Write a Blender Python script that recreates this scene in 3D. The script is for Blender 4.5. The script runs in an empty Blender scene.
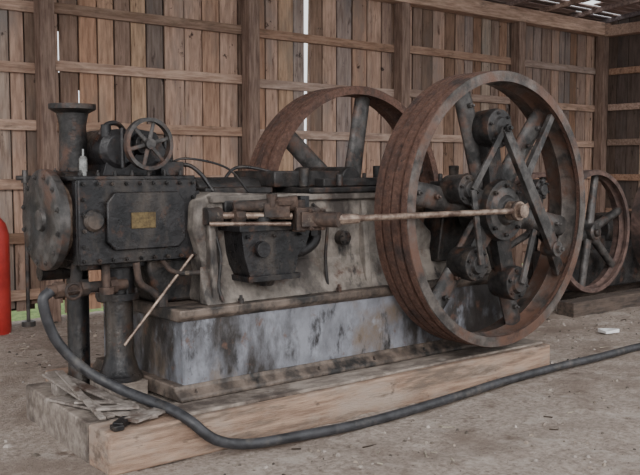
import bpy, bmesh, math, random
from mathutils import Vector, Matrix, noise as mnoise
random.seed(7)
SC = bpy.context.scene
COL = SC.collection

# ------------------------------------------------------------------ materials
def mat(name, c1, c2, scale=6, rough=0.7, metal=0.0, bump=0.15, stretch=(1,1,1), attr=None, bscale=None, mid=(0.38,0.62), layers=()):
    m = bpy.data.materials.new(name); m.use_nodes = True
    nt = m.node_tree; N = nt.nodes; L = nt.links
    b = N["Principled BSDF"]
    b.inputs["Metallic"].default_value = metal
    tc = N.new("ShaderNodeTexCoord")
    def noise(sc, st, det=8, off=0):
        mp = N.new("ShaderNodeMapping"); mp.inputs["Scale"].default_value = st
        mp.inputs["Location"].default_value = (off, off*1.7, off*.6)
        L.new(tc.outputs["Object"], mp.inputs[0])
        n = N.new("ShaderNodeTexNoise"); n.inputs["Scale"].default_value = sc
        n.inputs["Detail"].default_value = det; n.inputs["Roughness"].default_value = 0.65
        L.new(mp.outputs[0], n.inputs[0]); return n
    def ramp(n, lo, hi, a=(0,0,0), c=(1,1,1)):
        r = N.new("ShaderNodeValToRGB")
        r.color_ramp.elements[0].position = lo; r.color_ramp.elements[1].position = hi
        r.color_ramp.elements[0].color = (*a, 1); r.color_ramp.elements[1].color = (*c, 1)
        L.new(n.outputs[0], r.inputs[0]); return r
    n1 = noise(scale, stretch)
    out = ramp(n1, mid[0], mid[1], c1, c2).outputs[0]
    for i,(c, sc, st, lo, hi) in enumerate(layers):
        r2 = ramp(noise(sc, st, 7, 3.1+i*5.3), lo, hi)
        mx = N.new("ShaderNodeMix"); mx.data_type = 'RGBA'
        L.new(r2.outputs[0], mx.inputs[0]); L.new(out, mx.inputs[6]); mx.inputs[7].default_value = (*c, 1)
        out = mx.outputs[2]
    if attr:
        a = N.new("ShaderNodeAttribute"); a.attribute_name = attr
        mm = N.new("ShaderNodeMix"); mm.data_type = 'RGBA'; mm.blend_type = 'MULTIPLY'
        mm.inputs[0].default_value = 1
        L.new(out, mm.inputs[6]); L.new(a.outputs["Color"], mm.inputs[7]); out = mm.outputs[2]
    L.new(out, b.inputs["Base Color"])
    rr = ramp(noise(scale*1.7, (1,1,1), 4, 9), .35, .65, (max(.05,rough-.14),)*3, (min(1,rough+.14),)*3)
    L.new(rr.outputs[0], b.inputs["Roughness"])
    if bump:
        n3 = noise(bscale or scale*4, stretch, 6, 1)
        bp = N.new("ShaderNodeBump"); bp.inputs["Strength"].default_value = bump
        bp.inputs["Distance"].default_value = 0.02
        L.new(n3.outputs[0], bp.inputs["Height"]); L.new(bp.outputs[0], b.inputs["Normal"])
    return m

I3=(1,1,1); V=(1,1,.35)
M = {}
M['iron'] = mat("dark_iron", (.010,.0095,.0095), (.040,.036,.035), 9, .5, .3, .35, layers=[((.12,.088,.068),4,I3,.54,.74),((.08,.040,.026),7,I3,.54,.69)])
M['black'] = mat("oily_black_iron", (.006,.006,.007), (.022,.020,.021), 8, .38, .25, .3, layers=[((.095,.075,.06),4,V,.53,.78),((.065,.032,.02),9,I3,.57,.70)])
M['rust'] = mat("rusty_iron", (.035,.021,.016), (.11,.07,.052), 10, .75, .2, .35, layers=[((.025,.022,.021),5,I3,.44,.60),((.22,.17,.13),11,I3,.62,.75)])
M['rim'] = mat("worn_rim_iron", (.04,.035,.033), (.14,.12,.107), 8, .5, .35, .3, layers=[((.125,.066,.046),3,I3,.44,.60),((.02,.018,.017),5,I3,.56,.7)])
M['tread'] = mat("rusty_tread", (.075,.036,.026), (.155,.083,.060), 26, .8, .15, .6, mid=(.36,.64), bscale=90, layers=[((.05,.033,.029),4,I3,.50,.66),((.21,.13,.10),30,I3,.60,.72),((.028,.020,.018),24,I3,.60,.70)])
M['spoke'] = mat("weathered_spoke_iron", (.028,.026,.025), (.105,.095,.09), 7, .5, .25, .3, layers=[((.016,.015,.015),5,I3,.48,.62),((.11,.06,.043),5,I3,.52,.66)])
M['paint'] = mat("worn_grey_paint", (.11,.112,.125), (.24,.248,.28), 5, .48, .1, .35, stretch=(1,1,.7), mid=(.34,.62),
   layers=[((.17,.13,.10),2.6,(1,1,.7),.52,.66),((.035,.030,.028),2.2,(1,1,.45),.49,.61),((.30,.315,.355),5,(1,1,.7),.58,.72),((.02,.018,.018),7,(1,1,.45),.55,.65),((.12,.065,.045),9,I3,.59,.71)])
M['ledge'] = mat("greasy_ledge", (.05,.038,.031), (.17,.13,.105), 7, .6, .05, .3, layers=[((.02,.018,.017),5,I3,.48,.62)])
M['dusty'] = mat("dusty_grey_casting", (.10,.086,.074), (.26,.225,.195), 6, .7, .05, .35, mid=(.36,.62),
   layers=[((.042,.034,.030),2.6,(1,1,.6),.47,.61),((.32,.29,.26),5,I3,.60,.76),((.10,.056,.040),7,I3,.58,.71),((.02,.018,.018),7,V,.57,.67)])
M['rod'] = mat("rod_steel", (.13,.085,.065), (.34,.26,.205), 18, .45, .4, .1, layers=[((.07,.042,.032),9,I3,.50,.64)])
M['brass'] = mat("brass_plate", (.08,.055,.028), (.18,.13,.06), 30, .5, .6, .1)
M['timber'] = mat("dirty_fir_timber", (.22,.14,.10), (.40,.275,.20), 5, .85, 0, .45, stretch=(.6,6,6),
   layers=[((.34,.265,.215),2.2,(1,2,3),.46,.62),((.15,.11,.085),2.5,(.8,3,5),.51,.64),((.06,.045,.037),4,(1,2,2),.60,.69)])
M['plank'] = mat("grey_weathered_plank", (.15,.12,.10), (.32,.27,.23), 5, .9, 0, .4, stretch=(1.2,3,3),
   layers=[((.07,.052,.043),2.2,I3,.50,.64),((.42,.37,.33),6,I3,.60,.74)])
M['wall'] = mat("barn_board_wood", (.23,.137,.096), (.55,.37,.28), 3.2, .9, 0, .3, stretch=(7,7,.8), attr="tint", mid=(.30,.62),
   layers=[((.30,.23,.195),1.3,(2,2,.6),.50,.66),((.13,.072,.05),2.6,(5,5,1.1),.60,.70),((.07,.04,.03),7,(1,1,.8),.65,.70)])
M['girt'] = mat("girt_wood", (.32,.20,.145), (.56,.39,.30), 4, .9, 0, .2, stretch=(.8,8,8), attr="tint", layers=[((.20,.14,.105),3,(1,3,3),.54,.7)])
M['post'] = mat("post_wood", (.13,.08,.062), (.29,.20,.155), 4, .9, 0, .3, stretch=(8,8,.8))
M['oldskid'] = mat("oily_old_skid", (.04,.03,.025), (.11,.08,.063), 5, .9, 0, .3, stretch=(.8,5,5))
M['roof'] = mat("roof_board_wood", (.16,.11,.098), (.34,.255,.23), 4, .9, 0, .2, stretch=(.8,6,6), attr="tint")
M['dirt'] = mat("dirt_ground", (.225,.178,.147), (.43,.36,.31), 30, .95, 0, 1.0, bscale=60, mid=(.35,.62),
   layers=[((.20,.15,.12),1.3,I3,.46,.66),((.49,.425,.375),3.4,I3,.54,.72),((.12,.09,.07),42,I3,.60,.68),((.16,.115,.09),7,I3,.58,.70)])
M['grass'] = mat("grass_ground", (.12,.2,.05), (.3,.42,.12), 20, .95, 0, .4)
M['rubber'] = mat("black_rubber", (.018,.018,.02), (.045,.045,.05), 10, .5, 0, .1, layers=[((.13,.115,.10),5,I3,.54,.76)])
M['red'] = mat("red_paint", (.30,.018,.015), (.42,.033,.026), 6, .45, 0, .05)
M['paper'] = mat("paper", (.75,.75,.75), (.85,.85,.85), 6, .8, 0, .05)
M['glass'] = mat("oil_cup_metal", (.10,.10,.095), (.26,.26,.25), 12, .25, .4, 0)
M['rustwheel'] = mat("dull_rust_rim", (.07,.042,.035), (.16,.10,.083), 12, .8, .1, .3, layers=[((.04,.032,.03),3,I3,.46,.62)])
M['scrap'] = mat("scrap_flat_iron", (.15,.125,.11), (.38,.335,.30), 12, .6, .2, .2, layers=[((.10,.065,.05),6,I3,.54,.66)])
M['stone'] = mat("pebble_stone", (.20,.17,.15), (.42,.37,.33), 15, .95, 0, .2, attr="tint")

# ------------------------------------------------------------------ mesh helpers
class B:
    def __init__(s): s.bm = bmesh.new(); s.tl = s.bm.loops.layers.color.new("tint"); s.t = (1,1,1,1)
    def face(s, vs):
        try:
            f = s.bm.faces.new(vs)
            for l in f.loops: l[s.tl] = s.t
            return f
        except ValueError: return None
    def hexa(s, P):
        v = [s.bm.verts.new(p) for p in P]
        for q in ((0,3,2,1),(4,5,6,7),(0,1,5,4),(1,2,6,5),(2,3,7,6),(3,0,4,7)): s.face([v[i] for i in q])
    def box(s, x0,x1,y0,y1,z0,z1):
        s.hexa([(x0,y0,z0),(x1,y0,z0),(x1,y1,z0),(x0,y1,z0),(x0,y0,z1),(x1,y0,z1),(x1,y1,z1),(x0,y1,z1)])
    def obox(s, c, size, R=None):
        c = Vector(c); a,b_,d = [q/2 for q in size]; R = R or Matrix.Identity(3)
        s.hexa([c + R @ Vector(p) for p in ((-a,-b_,-d),(a,-b_,-d),(a,b_,-d),(-a,b_,-d),(-a,-b_,d),(a,-b_,d),(a,b_,d),(-a,b_,d))])
    def bar(s, p0, p1, w0, w1, t0, t1=None, up=(0,1,0)):
        p0=Vector(p0);p1=Vector(p1); t1 = t0 if t1 is None else t1
        d=(p1-p0).normalized(); u=Vector(up); u=(u-d*u.dot(d)).normalized(); w=d.cross(u)
        P=[]
        for p,ww,tt in ((p0,w0,t0),(p1,w1,t1)):
            P += [p-w*ww/2-u*tt/2, p+w*ww/2-u*tt/2, p+w*ww/2+u*tt/2, p-w*ww/2+u*tt/2]
        s.hexa(P)
    def spoke(s, p0, p1, w0, w1, t0, t1, up=(0,1,0), n=12, seg=4):
        p0=Vector(p0);p1=Vector(p1); d=(p1-p0).normalized(); u=Vector(up); u=(u-d*u.dot(d)).normalized(); w=d.cross(u)
        rings=[]
        for k in range(seg+1):
            f=k/seg; g=abs(f-.55)*.35 if f>.55 else 0
            ww=(w0+(w1-w0)*f)*(1+g); tt=t0+(t1-t0)*f; p=p0.lerp(p1,f)
            rings.append([s.bm.verts.new(p+w*(ww/2*math.cos(a))+u*(tt/2*math.sin(a))) for a in [2*math.pi*i/n for i in range(n)]])
        for a,b_ in zip(rings,rings[1:]):
            for i in range(n): s.face([a[i],a[(i+1)%n],b_[(i+1)%n],b_[i]])
        s.face(rings[0][::-1]); s.face(rings[-1])
    def cyl(s, p0, p1, r0, r1=None, n=20):
        r1 = r0 if r1 is None else r1
        p0=Vector(p0);p1=Vector(p1); d=(p1-p0).normalized()
        u=d.orthogonal().normalized(); w=d.cross(u)
        A=[];C=[]
        for i in range(n):
            a=2*math.pi*i/n; q=u*math.cos(a)+w*math.sin(a)
            A.append(s.bm.verts.new(p0+q*r0)); C.append(s.bm.verts.new(p1+q*r1))
        for i in range(n): s.face([A[i],A[(i+1)%n],C[(i+1)%n],C[i]])
        s.face(A[::-1]); s.face(C)
    def lathe(s, prof, o, axis, n=48, closed=False):
        o=Vector(o); ax={'X':Vector((1,0,0)),'Y':Vector((0,1,0)),'Z':Vector((0,0,1))}[axis]
        u={'X':Vector((0,1,0)),'Y':Vector((1,0,0)),'Z':Vector((1,0,0))}[axis]; w=ax.cross(u)
        rings=[]
        for a,r in prof:
            if r<1e-5: rings.append([s.bm.verts.new(o+ax*a)])
            else: rings.append([s.bm.verts.new(o+ax*a+(u*math.cos(2*math.pi*i/n)+w*math.sin(2*math.pi*i/n))*r) for i in range(n)])
        pairs=list(zip(rings,rings[1:]))
        if closed: pairs.append((rings[-1],rings[0]))
        for A,C in pairs:
            for i in range(n):
                j=(i+1)%n
                if len(A)==1 and len(C)==1: continue
                if len(A)==1: s.face([A[0],C[j],C[i]])
                elif len(C)==1: s.face([A[i],A[j],C[0]])
                else: s.face([A[i],A[j],C[j],C[i]])
    def prismXZ(s, pts, y0, y1):
        A=[s.bm.verts.new((x,y0,z)) for x,z in pts]; C=[s.bm.verts.new((x,y1,z)) for x,z in pts]
        n=len(pts)
        for i in range(n): s.face([A[i],A[(i+1)%n],C[(i+1)%n],C[i]])
        s.face(A[::-1]); s.face(C)
    def prismYZ(s, pts, x0, x1):
        A=[s.bm.verts.new((x0,y,z)) for y,z in pts]; C=[s.bm.verts.new((x1,y,z)) for y,z in pts]
        n=len(pts)
        for i in range(n): s.face([A[i],A[(i+1)%n],C[(i+1)%n],C[i]])
        s.face(A[::-1]); s.face(C)
    def bolts(s, c, axis, R, n, r=.014, h=.022, off=0):
        c=Vector(c); ax={'X':Vector((1,0,0)),'Y':Vector((0,1,0)),'Z':Vector((0,0,1))}[axis[-1]]
        if axis[0]=='-': ax=-ax
        u=ax.orthogonal().normalized(); w=ax.cross(u)
        for i in range(n):
            a=2*math.pi*(i+off)/n; p=c+(u*math.cos(a)+w*math.sin(a))*R
            s.cyl(p,p+ax*h,r,r,6); s.cyl(p,p+ax*(h*1.6),r*.55,r*.5,8)
    def bolt(s, p, d, r=.014, h=.022):
        p=Vector(p); d=Vector(d); s.cyl(p,p+d*h,r,r,6); s.cyl(p,p+d*h*1.7,r*.55,r*.5,8)
    def tube(s, pts, r, n=10, sub=8):
        P=[Vector(p) for p in pts]; Q=[]
        E=[P[0]*2-P[1]]+P+[P[-1]*2-P[-2]]
        for i in range(1,len(E)-2):
            a,b_,c,d=E[i-1:i+3]
            for k in range(sub):
                t=k/sub
                Q.append(.5*((2*b_)+(c-a)*t+(2*a-5*b_+4*c-d)*t*t+(3*b_-a-3*c+d)*t**3))
        Q.append(P[-1])
        prev=None; rings=[]
        for i,p in enumerate(Q):
            d=(Q[min(i+1,len(Q)-1)]-Q[max(i-1,0)]).normalized()
            if prev is None: prev=d.orthogonal().normalized()
            u=(prev-d*prev.dot(d)).normalized(); prev=u; w=d.cross(u)
            rings.append([s.bm.verts.new(p+(u*math.cos(2*math.pi*k/n)+w*math.sin(2*math.pi*k/n))*r) for k in range(n)])
        for A,C in zip(rings,rings[1:]):
            for i in range(n): s.face([A[i],A[(i+1)%n],C[(i+1)%n],C[i]])
        s.face(rings[0][::-1]); s.face(rings[-1])
    def torus(s, c, axis, R, r, n=40, m=10):
        s.lathe([(r*math.sin(2*math.pi*k/m), R+r*math.cos(2*math.pi*k/m)) for k in range(m)], c, axis, n, closed=True)
    def done(s, name, m, parent=None, bevel=0, ang=38):
        bm=s.bm
        bmesh.ops.recalc_face_normals(bm, faces=bm.faces)
        for f in bm.faces: f.smooth=True
        for e in bm.edges:
            if len(e.link_faces)==2 and e.calc_face_angle(0)>math.radians(ang): e.smooth=False
        me=bpy.data.meshes.new(name); bm.to_mesh(me); bm.free()
        me.materials.append(M[m] if isinstance(m,str) else m)
        ob=bpy.data.objects.new(name, me); COL.objects.link(ob)
        if parent: ob.parent=parent
        if bevel:
            md=ob.modifiers.new("bevel",'BEVEL'); md.width=bevel; md.segments=2; md.limit_method='ANGLE'; md.angle_limit=math.radians(40)
        return ob
def empty(name):
    e=bpy.data.objects.new(name,None); COL.objects.link(e); e.empty_display_size=.1; return e
def rt(a=.75,b=1.2,warm=.06):
    v=random.uniform(a,b); w=random.uniform(-warm,warm)
    return (min(1.4,v*(1+w)),v,v*(1-w),1)

# ------------------------------------------------------------------ shell
WY=9.2; WX=14.0; ROOFZ=lambda y: 4.14+(9.3-y)*.10
def gz(x,y):
    n=mnoise.noise(Vector((x*1.1,y*1.1,.3)))*.6+mnoise.noise(Vector((x*4.5,y*4.5,1.7)))*.45+mnoise.noise(Vector((x*11,y*11,4)))*.25
    return -.022+max(-.022,min(.022,n*.034))
b=B()
nx=250; ny=160; x0,x1,y0,y1=-.5,WX+.2,.3,WY+.1
rows=[[b.bm.verts.new((x0+(x1-x0)*i/nx, y0+(y1-y0)*j/ny, gz(x0+(x1-x0)*i/nx, y0+(y1-y0)*j/ny))) for i in range(nx+1)] for j in range(ny+1)]
for j in range(ny):
    for i in range(nx): b.face([rows[j][i],rows[j][i+1],rows[j+1][i+1],rows[j+1][i]])
b.box(-6,WX+.2,-4,WY+.1,-.12,-.05)
floor=b.done("floor","dirt")
b=B(); b.box(-8,22,WY+.1,20,-.08,-.03); b.box(WX+.2,22,-4,WY+.1,-.08,-.03); b.done("ground_outside","grass")

b=B(); x=-1.0; gaps=[]
while x<WX:
    w=random.choice([.14,.18,.20,.23,.25])
    if x<7.30<x+w+.05: w=7.31-x
    b.t=rt(.70,1.15,.07)
    z0=random.uniform(.02,.06) if x>3.9 else random.uniform(.08,.16)
    xe=min(x+w,WX); tl=random.uniform(-.006,.006); dy=random.uniform(-.008,0)
    b.hexa([(x,WY+dy,z0),(xe,WY+dy,z0),(xe,WY+.025,z0),(x,WY+.025,z0),(x+tl,WY+dy,4.2),(xe+tl,WY+dy,4.2),(xe+tl,WY+.025,4.2),(x+tl,WY+.025,4.2)])
    x+=w; g=random.uniform(.012,.026); gaps.append((x,x+g)); x+=g
    if 7.29<x<7.36: x=7.43
b.t=(.30,.27,.25,1)
for i,(a,c) in enumerate(gaps):
    if 7.2<a<7.45: continue
    r=random.random()
    if r<.14: 
        zb=random.uniform(.8,2.8); b.box(a-.05,c+.05,WY+.027,WY+.045,.16,zb); b.box(a-.05,c+.05,WY+.027,WY+.045,zb+random.uniform(.25,.9),4.2)
    else: b.box(a-.05,c+.05,WY+.027,WY+.045,.10,4.2)
b.t=rt(.8,1)
b.hexa([(7.335,WY,0.02),(7.44,WY,0.02),(7.44,WY+.03,0.02),(7.335,WY+.03,.02),(7.415,WY,4.2),(7.44,WY,4.2),(7.44,WY+.03,4.2),(7.415,WY+.03,4.2)])
b.box(7.30,7.345,WY,WY+.03,0.02,1.45)
wall_back=b.done("wall_back","wall")
b=B()
PX=[1.15,3.76,6.37,8.97,11.56,13.9]
for p in PX: b.box(p-.08,p+.08,WY-.22,WY-.05,-.03,3.92)
b.done("posts","post",wall_back,.008)
b=B()
for z in (3.28,2.66,2.05,1.44,.84,.26):
    for a,c in zip([-1]+PX,PX+[WX]):
        b.t=rt(.75,1.15,.05); dz=random.uniform(-.03,.03)
        if c-a<.5: continue
        b.box(a+.02,c-.02,WY-.06,WY-.009,z-.055+dz,z+.055+dz)
b.done("girts","girt",wall_back,.004)
b=B(); b.t=(1.1,1.1,1.1,1); b.box(-1,WX,WY-.24,WY-.03,3.90,4.12); b.done("top_plate","girt",wall_back,.008)

b=B(); y=WY
while y>2:
    w=random.choice([.15,.18,.20,.24]); b.t=rt(.5,1.05,.08)
    z1=ROOFZ(y-w/2)
    b.box(WX,WX+.025,y-w,y,.0,z1); y-=w+.01
b.t=(.3,.28,.27,1); b.box(WX+.027,WX+.05,2,WY,.03,4.15)
wall_right=b.done("wall_right","wall")
b=B()
for z in (3.28,2.66,2.05,1.44,.84,.26):
    b.t=rt(.7,1.0); b.box(WX-.055,WX,2,WY-.24,z-.055,z+.055)
b.t=(.9,.9,.9,1); b.box(WX-.2,WX-.0,2,WY-.24,3.88,4.06)
for y in (2.0,4.3,6.7): b.box(WX-.22,WX-.055,y-.08,y+.08,-.03,3.88)
b.done("girts_side","girt",wall_right,.004)

b=B(); y=WY+.35
while y>2.6:
    x=-1.5
    while x<WX+.5:
        l=random.uniform(1.2,3.0); b.t=rt(.6,1.2,.08)
        if random.random()<.22: x+=random.uniform(.25,.7)
        x1=min(x+l,WX+.5)
        w=.165 if random.random()<.8 else .12
        b.hexa([(x,y-w,ROOFZ(y-w)),(x1,y-w,ROOFZ(y-w)),(x1,y,ROOFZ(y)),(x,y,ROOFZ(y)),
                (x,y-w,ROOFZ(y-w)+.02),(x1,y-w,ROOFZ(y-w)+.02),(x1,y,ROOFZ(y)+.02),(x,y,ROOFZ(y)+.02)])
        x=x1+.006
    y-=.18
ceiling=b.done("ceiling","roof")
b=B(); x=-1
while x<WX:
    b.t=rt(.8,1.1)
    b.hexa([(x,2.6,ROOFZ(2.6)-.14),(x+.05,2.6,ROOFZ(2.6)-.14),(x+.05,WY+.3,ROOFZ(WY+.3)-.06),(x,WY+.3,ROOFZ(WY+.3)-.06),
            (x,2.6,ROOFZ(2.6)),(x+.05,2.6,ROOFZ(2.6)),(x+.05,WY+.3,ROOFZ(WY+.3)),(x,WY+.3,ROOFZ(WY+.3))])
    x+=.87
b.done("rafters","roof",ceiling)

# pebbles and chips on the dirt
b=B()
for i in range(3600):
    x=random.uniform(.5,11); y=random.uniform(2.2,9.0)
    if 1.9<x<6.0 and 4.15<y<6.0: continue
    if 2.8<x<8.5 and 3.95<y<4.3: continue
    if 7.5<x<7.9 and 4.7<y<5.05: continue
    r=random.choice([.004,.006,.008,.012,.016]) if random.random()<.975 else .028
    v=random.uniform(.45,1.3); b.t=(v,v*.97,v*.93,1)
    a=random.uniform(0,3); c,s_=math.cos(a)*r,math.sin(a)*r
    k=random.uniform(.5,1); g=gz(x,y)
    top=[(x+c*.5,y+s_*.5,g+r*k),(x-s_*.5,y+c*.4,g+r*k),(x-c*.5,y-s_*.5,g+r*k),(x+s_*.5,y-c*.4,g+r*k)]
    bot=[(x+c*1.2,y+s_*1.2,g-.004),(x-s_,y+c,g-.004),(x-c*1.2,y-s_*1.2,g-.004),(x+s_,y-c,g-.004)]
    b.hexa(bot+top)
for i in range(90):   # wood chips / straw
    x=random.uniform(1.5,10); y=random.uniform(3,8.8)
    if 1.8<x<6.0 and 4.0<y<6.0: continue
    a=random.uniform(0,6.28); l=random.uniform(.03,.11); g=gz(x,y)+.006
    b.t=(1.3,1.15,.95,1) if random.random()<.6 else (.4,.35,.3,1)
    b.bar((x,y,g),(x+math.cos(a)*l,y+math.sin(a)*l,g),.010,.006,.006,up=(0,0,1))
b.done("gravel_debris","stone",floor)

# ------------------------------------------------------------------ skid / timber bed
skid=empty("timber_skid")
b=B(); b.box(2.06,5.88,4.24,4.50,-.03,.20); b.done("front_beam","timber",skid,.014)
b=B(); b.box(2.40,5.88,5.66,5.92,-.03,.20); b.done("back_beam","timber",skid,.012)
b=B()
b.hexa([(2.06,4.505,-.03),(2.28,4.505,-.03),(2.36,5.60,-.03),(2.14,5.60,-.03),(2.06,4.505,.20),(2.28,4.505,.20),(2.36,5.60,.20),(2.14,5.60,.20)])
b.hexa([(2.29,4.505,0.03),(2.50,4.505,0.03),(2.52,5.62,0.03),(2.37,5.62,0.03),(2.29,4.505,.195),(2.50,4.505,.195),(2.52,5.62,.195),(2.37,5.62,.195)])
b.box(2.525,2.80,4.505,5.65,-.03,.20)
for x in (3.4,4.2,5.0,5.6): b.box(x,x+.25,4.505,5.65,-.02,.19)
b.box(2.36,2.62,4.84,5.12,.20,.30)
b.done("cross_planks","plank",skid,.01)
b=B(); b.box(2.55,4.1,4.275,4.53,.20,.222); b.box(4.11,5.84,4.285,4.53,.20,.219); b.done("top_boards","plank",skid,.006)

# ------------------------------------------------------------------ ENGINE
E=empty("stationary_engine")
CY=5.10; CZ=1.293; CX=5.18
b=B()
b.prismYZ([(4.54,.30),(5.60,.30),(5.60,.70),(4.54,.70)],2.69,5.77)
b.done("engine_bed","paint",E,.012)
b=B()
b.prismYZ([(4.47,.222),(5.66,.222),(5.66,.25),(5.605,.29),(5.605,.31),(4.535,.31),(4.535,.29),(4.47,.25)],2.63,5.83)
b.prismYZ([(4.535,.69),(5.605,.69),(5.64,.72),(5.64,.765),(4.50,.765),(4.50,.72)],2.65,5.81)
b.done("bed_flanges","ledge",E,.010)
b=B()
b.prismXZ([(2.90,.765),(2.93,.95),(2.90,1.10),(2.86,1.22),(2.87,1.40),(3.0,1.45),(3.5,1.43),(3.9,1.40),(4.4,1.42),(4.75,1.30),(4.95,1.12),(5.4,1.12),(5.7,.9),(5.72,.765)],4.66,5.54)
b.done("main_frame","dusty",E,.04)
b=B()
b.prismYZ([(4.56,.765),(4.66,.765),(4.66,1.0),(4.60,.83)],2.88,5.66)
for x in (2.93,4.20,4.62): b.prismYZ([(4.57,.765),(4.66,.765),(4.66,1.38),(4.63,1.36)],x,x+.05)
b.box(2.95,4.6,4.63,5.57,1.385,1.43)
b.done("frame_ribs","dusty",E,.01)
b=B()
b.box(3.72,4.45,4.62,5.58,1.43,1.47)
b.box(3.95,4.55,4.75,5.45,1.47,1.53)
b.box(3.02,3.55,4.80,5.38,1.43,1.475)
b.box(3.05,3.70,4.625,4.66,1.26,1.40)
b.cyl((3.1,5.1,1.44),(3.9,5.1,1.44),.10)
b.done("crosshead_guides","iron",E,.01)
b=B()
for y0 in (4.56,5.42):
    b.prismXZ([(4.90,.9),(5.46,.9),(5.40,1.25),(5.36,1.40),(5.28,1.47),(5.08,1.47),(5.0,1.40),(4.96,1.25)],y0,y0+.2)
    b.box(4.98,5.38,y0+.03,y0+.17,1.45,1.50)
    for xx in (5.03,5.33): b.cyl((xx,y0+.1,1.49),(xx,y0+.1,1.56),.02,.02,6)
    b.cyl((5.18,y0+.1,1.49),(5.18,y0+.1,1.62),.035,.04,16)
b.box(3.6,4.2,4.85,5.35,1.47,1.58); b.cyl((4.25,4.8,1.52),(4.25,5.4,1.52),.09)
b.box(4.3,4.8,4.8,5.4,1.30,1.50)
b.cyl((3.75,4.72,1.47),(3.75,4.72,1.60),.035); b.cyl((4.05,4.70,1.47),(4.05,4.70,1.56),.025)
b.done("main_bearings","iron",E,.012)
b=B(); b.cyl((CX,4.02,CZ),(CX,6.10,CZ),.068,.068,28); b.cyl((CX,3.98,CZ),(CX,4.06,CZ),.05,.05,20)
b.done("crankshaft","rod",E)

def flywheel(name, y0, W, R, cx, cz, offs, parent, rimm, treadm, spokem, nsp=6, hub=.15, wid=.15, T=.05, groove=True):
    grp=bpy.data.objects.new(name,None); COL.objects.link(grp); grp.parent=parent
    b=B()
    prof=[(0,R-T-.02),(0,R-.004),(.006,R),(.055,R)]
    if groove: prof+= [(.058,R-.022),(.085,R-.022),(.088,R),(W*.45,R+.003),(W*.45+.003,R-.014),(W*.45+.018,R-.014),(W*.45+.021,R+.002),(W*.72,R),(W*.72+.003,R-.018),(W*.72+.022,R-.018),(W*.72+.025,R)]
    prof+=[(W-.006,R),(W,R-.006),(W,R-T),(W*.62,R-T-.005),(W*.5,R-T-.03),(W*.38,R-T-.005),(.035,R-T),(.03,R-T-.02)]
    b.lathe(prof,(cx,y0,cz),'Y',128,closed=True)
    b.done("rim",treadm,grp)
    b=B(); b.lathe([(-.006,R-T-.022),(-.006,R-.006),(.001,R-.002),(.001,R-T-.022)],(cx,y0,cz),'Y',128,closed=True)
    b.lathe([(.04,R-T-.004),(.04,R-T+.004),(W-.02,R-T+.004),(W-.02,R-T-.006),(W*.62,R-T-.010),(W*.5,R-T-.034),(W*.38,R-T-.010)],(cx,y0,cz),'Y',128,closed=True)
    b.done("rim_face",rimm,grp)
    b=B(); ym=y0+W*.5
    for k in range(nsp):
        a=math.radians(offs+360/nsp*k); d=Vector((math.cos(a),0,math.sin(a))); c=Vector((cx,ym,cz))
        b.spoke(c+d*hub*.7,c+d*(R-T-.005),wid,wid*.72,.10,.08)
    b.lathe([(-.02,.0),(-.02,hub*.8),(.0,hub),(W*.9,hub),(W*.9+.02,hub*.8),(W*.9+.02,0)],(cx,y0+.0,cz),'Y',36)
    b.done("spokes",spokem,grp)
    return grp

fw=flywheel("flywheel_near",4.16,.32,1.01,CX,CZ,50,E,'rim','tread','spoke',wid=.20,T=.055,hub=.19)
fr=flywheel("flywheel_far",5.73,.32,1.01,CX,CZ,80,E,'tread','tread','spoke',wid=.20,hub=.18)
b=B(); c=Vector((CX,4.16,CZ))
bos=[(100,.60,.145),(228,.50,.125),(283,.56,.13),(160,.46,.11),(20,.42,.08)]
for ang,r,rad in bos:
    a=math.radians(ang); p=c+Vector((math.cos(a)*r,0,math.sin(a)*r))
    b.lathe([(0.16,0),(.16,rad*.9),(.0,rad),(-.03,rad*.95),(-.035,rad*.6),(-.06,rad*.5),(-.06,0)],p,'Y',28)
    b.bar(c+Vector((0,.08,0)),p+Vector((0,.08,0)),.17,.13,.07)
    b.bolts(p+Vector((0,-.03,0)),'-Y',rad*.77,6,.012,.018)
b.lathe([(-.05,0),(-.05,.09),(-.01,.12),(-.01,.22),(.06,.23)],c,'Y',36)
b.bolts(c+Vector((0,-.01,0)),'-Y',.18,8,.017,.024)
b.done("clutch_spider","iron",fw,.006)
b=B()
def wp(ang,r,y): a=math.radians(ang); return (CX+math.cos(a)*r,y,CZ+math.sin(a)*r)
b.bar(wp(100,.60,4.09),wp(-30,.62,4.11),.07,.11,.045)
b.bar(wp(-30,.60,4.13),wp(-33,.92,4.24),.09,.11,.05)
b.bar(wp(228,.50,4.09),wp(160,.46,4.09),.05,.05,.02)
b.bar(wp(160,.46,4.09),wp(100,.60,4.09),.05,.05,.02)
b.cyl(wp(-30,.62,4.07),wp(-30,.62,4.2),.06)
b.bar(wp(283,.56,4.09),wp(330,.3,4.09),.05,.05,.025)
b.bar(wp(50,.35,4.14),wp(50,.92,4.20),.07,.05,.04)
b.bolt(wp(100,.60,4.07),(0,-1,0),.03,.03); b.bolt(wp(-30,.62,4.07),(0,-1,0),.03,.03)
for k in range(6):
    for rr in (.62,.80):
        b.bolt(wp(50+60*k,rr,4.275),(0,-1,0),.02,.03)
b.done("clutch_links","spoke",fw,.005)

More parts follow.
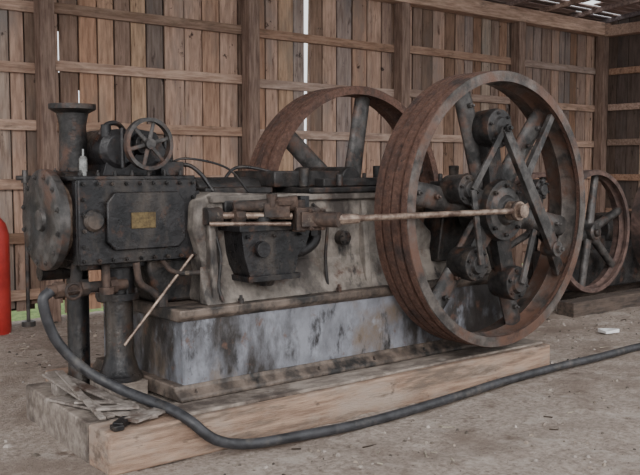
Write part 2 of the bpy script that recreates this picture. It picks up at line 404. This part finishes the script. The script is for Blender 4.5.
# cylinder
b=B()
b.lathe([(2.07,0),(2.07,.10),(2.065,.11),(2.065,.285),(2.075,.30),(2.12,.30),(2.12,.225)],(0,CY,CZ),'X',56)
b.bolts((2.068,CY,CZ),'-X',.26,12,.016,.012)
b.lathe([(2.05,0),(2.05,.06),(2.07,.07)],(0,CY,CZ),'X',28)
b.done("cylinder_head","spoke",E)
b=B()
b.lathe([(2.12,.225),(2.18,.225),(2.18,.29),(2.86,.29),(2.86,.315),(2.93,.315),(2.93,.22),(3.05,.22),(3.05,0)],(0,CY,CZ),'X',56)
b.done("cylinder","iron",E)
b=B(); b.lathe([(2.121,.24),(2.17,.24),(2.17,.20),(2.121,.20)],(0,CY,CZ),'X',48,closed=True); b.done("cylinder_collar","rod",E)
b=B()
b.box(2.17,2.91,4.79,CY,1.055,1.525)
b.box(2.15,2.93,4.79,4.85,1.04,1.535)
b.box(2.15,2.93,4.76,4.788,1.04,1.535)
b.box(2.14,2.94,4.79,5.38,1.525,1.555)
b.prismXZ([(2.36,1.12),(2.78,1.12),(2.83,1.17),(2.83,1.40),(2.78,1.46),(2.36,1.46),(2.31,1.40),(2.31,1.17)],4.725,4.77)
b.box(2.90,2.98,4.80,5.02,1.12,1.46)
b.box(2.20,2.88,4.86,5.35,1.0,1.06)
b.done("valve_chest","black",E,.008)
b=B()
for i in range(9):
    x=2.18+i*.09
    for z in (1.065,1.51): b.bolt((x,4.76,z),(0,-1,0),.013,.018)
for z in (1.15,1.24,1.33,1.42):
    for x in (2.18,2.90): b.bolt((x,4.76,z),(0,-1,0),.013,.018)
for i in range(7): b.bolt((2.2+i*.11,4.84,1.555),(0,0,1),.013,.02)
b.lathe([(4.73,0),(4.73,.05),(4.745,.065),(4.765,.065)],(2.24,0,1.30),'Y',24)
b.done("chest_bolts","iron",E)
b=B(); b.box(2.46,2.62,4.718,4.726,1.245,1.34); b.done("name_plate","brass",E,.002)
b=B()
b.lathe([(.302,.14),(.33,.14),(.345,.12),(.46,.085),(.80,.085),(.80,.125),(.84,.125),(.84,.095),(1.02,.095)],(2.50,4.98,0),'Z',28)
b.bolts((2.50,4.98,.84),'Z',.11,8,.011,.018)
b.lathe([(.205,.10),(.3,.07),(1.0,.07)],(2.40,5.35,0),'Z',20)
b.cyl((2.40,5.35,.95),(2.15,5.35,.95),.05)
b.done("exhaust_column","black",E)
b=B()
b.tube([(2.22,4.95,1.04),(2.20,4.92,.95),(2.18,4.88,.90),(2.05,4.88,.90)],.035,12)
b.cyl((2.0,4.88,.90),(2.5,4.88,.90),.033)
for x in (2.05,2.2,2.38): b.cyl((x,4.88,.90),(x+.05,4.88,.90),.05,.05,8)
b.cyl((2.12,4.88,.90),(2.12,4.78,.90),.014); b.torus((2.12,4.78,.90),'Y',.045,.009,20,8)
b.cyl((2.075,4.78,.90),(2.165,4.78,.90),.007,.007,8)
b.tube([(2.5,4.75,1.04),(2.52,4.74,.92),(2.6,4.74,.86),(2.66,4.74,.80)],.022,10)
b.cyl((2.66,4.74,.765),(2.66,4.74,.84),.04,.04,8)
b.cyl((2.34,4.82,1.04),(2.34,4.82,.86),.025); b.cyl((2.34,4.82,.86),(2.34,4.82,.90),.045,.045,8)
b.tube([(2.70,4.80,1.04),(2.72,4.72,.98),(2.80,4.70,.96),(2.90,4.66,.96)],.016,10)
b.done("water_pipes","rust",E)
b=B(); b.tube([(2.86,4.70,1.07),(2.40,4.72,.56)],.009,8,2); b.done("brace_rod","rod",E)
b=B(); b.prismXZ([(2.68,.77),(2.98,.77),(2.98,1.05),(2.62,1.05),(2.62,.98)],4.82,5.38); b.done("cylinder_saddle","iron",E,.02)
b=B()
b.lathe([(1.54,.13),(1.57,.13),(1.57,.085),(1.86,.080),(1.93,.095),(1.955,.14),(1.985,.14),(1.985,.10),(1.96,.06),(1.8,.06),(1.8,0)],(2.30,5.15,0),'Z',32)
b.bolts((2.30,5.15,1.57),'Z',.108,6,.012,.018)
b.done("air_stack","iron",E)
b=B()
b.lathe([(4.90,0),(4.90,.09),(4.93,.125),(5.25,.125),(5.28,.09),(5.28,0)],(2.49,0,1.71),'Y',28)
b.prismXZ([(2.38,1.555),(2.90,1.555),(2.88,1.63),(2.80,1.72),(2.74,1.82),(2.60,1.84),(2.50,1.80),(2.42,1.68)],4.92,5.22)
b.lathe([(4.86,0),(4.86,.06),(4.95,.07),(4.95,0)],(2.63,0,1.745),'Y',20)
b.cyl((2.85,5.0,1.555),(2.85,5.0,1.72),.055,.045); b.cyl((2.85,5.0,1.70),(2.85,5.0,1.78),.025,.02)
b.box(2.74,2.90,4.86,5.1,1.555,1.64)
b.cyl((2.48,4.86,1.60),(2.48,4.86,1.84),.012); b.cyl((2.42,4.95,1.75),(2.42,4.95,1.86),.03,.03)
b.tube([(2.40,5.0,1.80),(2.44,4.98,1.86),(2.52,5.0,1.87),(2.60,5.05,1.82)],.016,8)
b.tube([(2.86,4.95,1.60),(2.95,4.9,1.62),(3.02,4.85,1.56),(3.08,4.8,1.45)],.014,8)
b.tube([(2.80,4.9,1.62),(2.9,4.82,1.66),(3.15,4.75,1.60),(3.3,4.72,1.44)],.008,8)
b.tube([(3.3,5.1,1.44),(3.45,5.1,1.60),(3.65,5.0,1.58),(3.7,4.95,1.53)],.012,8)
b.done("governor_body","black",E,.01)
b=B(); hc=(2.635,4.82,1.745)
b.lathe([(-.022,.135),(-.022,.158),(.022,.158),(.022,.135)],hc,'Y',48,closed=True)
for k in range(6):
    a=math.radians(60*k+15); d=Vector((math.cos(a),0,math.sin(a))); b.spoke(Vector(hc)+d*.02,Vector(hc)+d*.14,.030,.022,.016,.014,n=8,seg=2)
b.lathe([(-.03,0),(-.03,.032),(.06,.036),(.06,0)],hc,'Y',20)
b.done("governor_wheel","spoke",E)
b=B(); b.cyl((2.23,4.86,1.555),(2.23,4.86,1.58),.02); b.cyl((2.23,4.86,1.58),(2.23,4.86,1.65),.024); b.cyl((2.23,4.86,1.65),(2.23,4.86,1.67),.026,.015); b.cyl((2.23,4.86,1.67),(2.23,4.86,1.71),.006)
b.done("oil_cup","glass",E)
b=B()
b.cyl((2.92,4.66,1.31),(3.40,4.40,1.30),.022)
b.cyl((2.92,4.60,1.26),(3.36,4.36,1.255),.014)
b.cyl((3.52,4.16,1.285),(CX,4.04,CZ),.021,.021,16)
b.cyl((3.0,4.72,1.38),(3.3,4.55,1.36),.012)
b.cyl((3.54,4.155,1.285),(3.72,4.14,1.285),.036,.03,8)
b.done("side_rods","rod",E)
b=B()
b.lathe([(-.05,0),(-.05,.055),(.06,.055),(.06,0)],(2.96,4.64,1.305),'X',12)
b.lathe([(-.03,0),(-.03,.045),(.04,.045),(.04,0)],(3.10,4.56,1.30),'X',8)
R=Matrix.Rotation(math.radians(-28),3,'Z')
b.obox((3.47,4.34,1.285),(.15,.13,.14),R)
b.obox((3.47,4.34,1.285),(.10,.20,.09),R)
b.cyl((3.47,4.42,1.20),(3.47,4.42,1.40),.045,.04)
b.spoke((3.08,4.58,1.36),(3.44,4.40,1.38),.06,.09,.07,.09)
b.obox((3.32,4.46,1.34),(.16,.10,.09),R)
b.lathe([(1.37,.0),(1.37,.07),(1.40,.075),(1.42,.05),(1.42,0)],(3.36,4.44,0),'Z',16)
b.cyl((3.47,4.30,1.285),(3.55,4.12,1.285),.05,.05,12)
b.torus((CX,4.04,CZ),'Y',.055,.02,24,8)
b.bolt((3.43,4.26,1.34),(0,-1,0)); b.bolt((3.50,4.23,1.34),(0,-1,0)); b.bolt((3.43,4.26,1.23),(0,-1,0)); b.bolt((3.50,4.23,1.23),(0,-1,0))
b.cyl((3.28,4.45,1.36),(3.28,4.45,1.44),.03,.035,8)
b.done("rod_knuckles","rust",E,.008)
b=B()
b.box(3.02,3.78,4.42,4.68,1.215,1.25)
b.prismXZ([(3.06,1.215),(3.60,1.215),(3.56,1.10),(3.50,1.05),(3.47,.93),(3.12,.93),(3.08,1.06)],4.46,4.67)
b.box(3.10,3.50,4.44,4.67,.90,.935)
b.lathe([(.86,.05),(.90,.07),(.93,.07)],(3.30,4.55,0),'Z',16)
b.tube([(3.66,4.52,1.22),(3.68,4.52,1.14),(3.62,4.53,1.08),(3.52,4.55,1.05)],.04,12)
b.cyl((3.66,4.52,1.16),(3.66,4.52,1.21),.06,.06,8)
for x in (3.1,3.3,3.5): b.bolt((x,4.46,1.18),(0,-1,0),.012)
b.cyl((3.20,4.46,1.10),(3.20,4.42,1.10),.05); b.cyl((3.25,4.5,1.25),(3.25,4.5,1.30),.05)
b.box(3.55,3.62,4.5,4.67,1.25,1.42)
b.done("fuel_pump_box","black",E,.01)
b=B(); b.cyl((4.02,4.66,1.12),(4.02,4.60,1.12),.05); b.bolts((4.02,4.60,1.12),'-Y',.035,5,.008,.01)
for x in (3.1,3.9,4.7): b.bolt((x,4.53,.765),(0,0,1),.02,.03)
for x in (2.75,3.2,3.7,4.2,4.7): b.bolt((x,4.50,.245),(0,0,1),.012,.025)
b.tube([(3.75,4.63,1.36),(3.85,4.60,1.25),(3.84,4.60,1.0),(3.86,4.60,.79)],.012,8)
b.tube([(2.98,4.62,1.18),(3.0,4.60,1.05),(2.97,4.58,.88),(2.99,4.56,.78)],.010,8)
b.done("frame_bolts","iron",E)

# ------------------------------------------------------------------ hose
b=B()
b.tube([(2.02,4.87,.90),(1.97,4.86,.84),(2.04,4.86,.62),(2.18,4.80,.44),(2.34,4.68,.32),(2.45,4.50,.262),(2.49,4.34,.240),(2.53,4.215,.20),(2.66,4.15,.08),(2.86,4.12,.022),(3.15,4.07,.018),(3.6,4.02,.018),(4.1,4.04,.018),(4.6,4.09,.018),(5.2,4.16,.018),(5.85,4.20,.018),(6.5,4.20,.018),(7.3,4.22,.018),(8.4,4.1,.018)],.031,14)
b.done("rubber_hose","rubber")

# ------------------------------------------------------------------ scrap irons
S=empty("scrap_iron_pile")
b=B()
def flat(x0,y0,z0,x1,y1,z1,w,t=.014): b.bar((x0,y0,z0),(x1,y1,z1),w,w*.7,t,up=(0,0,1))
b.box(2.17,2.30,5.18,5.26,.201,.27)
flat(2.24,5.42,.30,2.38,4.34,.216,.085)
flat(2.20,5.38,.298,2.20,4.50,.216,.07)
flat(2.13,5.10,.210,2.30,4.32,.232,.095)
flat(2.14,4.84,.240,2.42,4.62,.240,.05)
flat(2.26,5.34,.315,2.13,4.46,.228,.05)
b.obox((2.34,4.36,.232),(.26,.10,.016),Matrix.Rotation(.35,3,'Z'))
b.obox((2.26,4.54,.250),(.24,.06,.014),Matrix.Rotation(-.5,3,'Z'))
b.done("flat_bars","scrap",S,.002)
b=B(); b.obox((2.19,4.345,.222),(.14,.06,.035),Matrix.Rotation(.7,3,'Z')); b.obox((2.13,4.29,.218),(.06,.06,.03)); b.done("shackle","black",S,.006)

# ------------------------------------------------------------------ second engine at right
E2=empty("old_engine")
b=B(); b.box(8.2,12.6,5.62,5.84,-.03,.14); b.box(8.2,12.6,6.5,6.7,-.03,.14); b.done("skid","oldskid",E2,.01)
flywheel("flywheel_left",5.86,.20,.71,8.94,.87,20,E2,'rustwheel','rustwheel','spoke',6,.10,.12,.035,False)
flywheel("flywheel_left_rear",6.6,.16,.69,8.92,.86,20,E2,'rustwheel','rustwheel','spoke',6,.10,.09,.035,False)
flywheel("flywheel_right",5.90,.20,.70,10.75,.90,40,E2,'rustwheel','rustwheel','spoke',6,.10,.12,.035,False)
b=B(); b.cyl((8.92,5.8,.86),(8.92,6.8,.86),.045); b.cyl((10.75,5.8,.90),(10.75,6.6,.90),.045)
b.box(8.6,12.2,6.14,6.48,.14,.62); b.prismXZ([(8.7,.6),(9.15,.6),(9.1,.92),(8.95,.98),(8.8,.92)],6.16,6.45); b.cyl((9.6,6.3,.85),(10.4,6.3,.85),.2); b.box(9.2,10.9,6.16,6.44,.55,.78)
b.prismXZ([(10.5,.6),(11,.6),(10.9,.95),(10.6,.95)],6.16,6.45)
b.done("engine_body","iron",E2,.02)

b=B(); b.lathe([(-.03,0),(-.03,.12),(.02,.13),(.95,.13),(1.06,.10),(1.12,.05),(1.15,.05),(1.15,.035),(1.22,.035),(1.22,0)],(3.07,8.72,0),'Z',32); b.done("gas_cylinder","red")
b=B(); b.cyl((3.47,8.95,-.03),(3.47,8.95,1.50),.02); b.cyl((3.38,8.95,1.50),(3.56,8.95,1.50),.025); b.cyl((3.47,8.95,1.45),(3.47,8.95,1.58),.04,.03,8); b.cyl((3.47,8.95,-.03),(3.47,8.95,.02),.07)
b.done("standpipe","spoke")
b=B(); b.hexa([(7.62,4.85,-.015),(7.80,4.82,-.015),(7.84,4.95,-.015),(7.66,4.97,-.015),(7.62,4.85,.006),(7.80,4.82,.02),(7.84,4.95,.004),(7.66,4.97,.02)]); b.done("paper_scrap","paper")

# ------------------------------------------------------------------ light
w=bpy.data.worlds.new("World"); SC.world=w; w.use_nodes=True
bg=w.node_tree.nodes["Background"]; bg.inputs[0].default_value=(.95,.975,1.0,1); bg.inputs[1].default_value=1.75
sl=bpy.data.lights.new("soft_daylight",'SUN'); sl.energy=1.7; sl.angle=math.radians(30); sl.color=(1,.97,.94)
so=bpy.data.objects.new("soft_daylight",sl); COL.objects.link(so)
so.rotation_euler=(Vector((.45,.85,-.45))).to_track_quat('-Z','Y').to_euler()

# ------------------------------------------------------------------ camera
cam=bpy.data.cameras.new("Camera"); cam.lens=50.06; cam.sensor_width=36; co=bpy.data.objects.new("Camera",cam); COL.objects.link(co)
yaw=math.radians(39.5); p=math.radians(4.46)
co.location=(0,0,1.6)
co.rotation_euler=Vector((math.sin(yaw)*math.cos(p),math.cos(yaw)*math.cos(p),-math.sin(p))).to_track_quat('-Z','Y').to_euler()
SC.camera=co
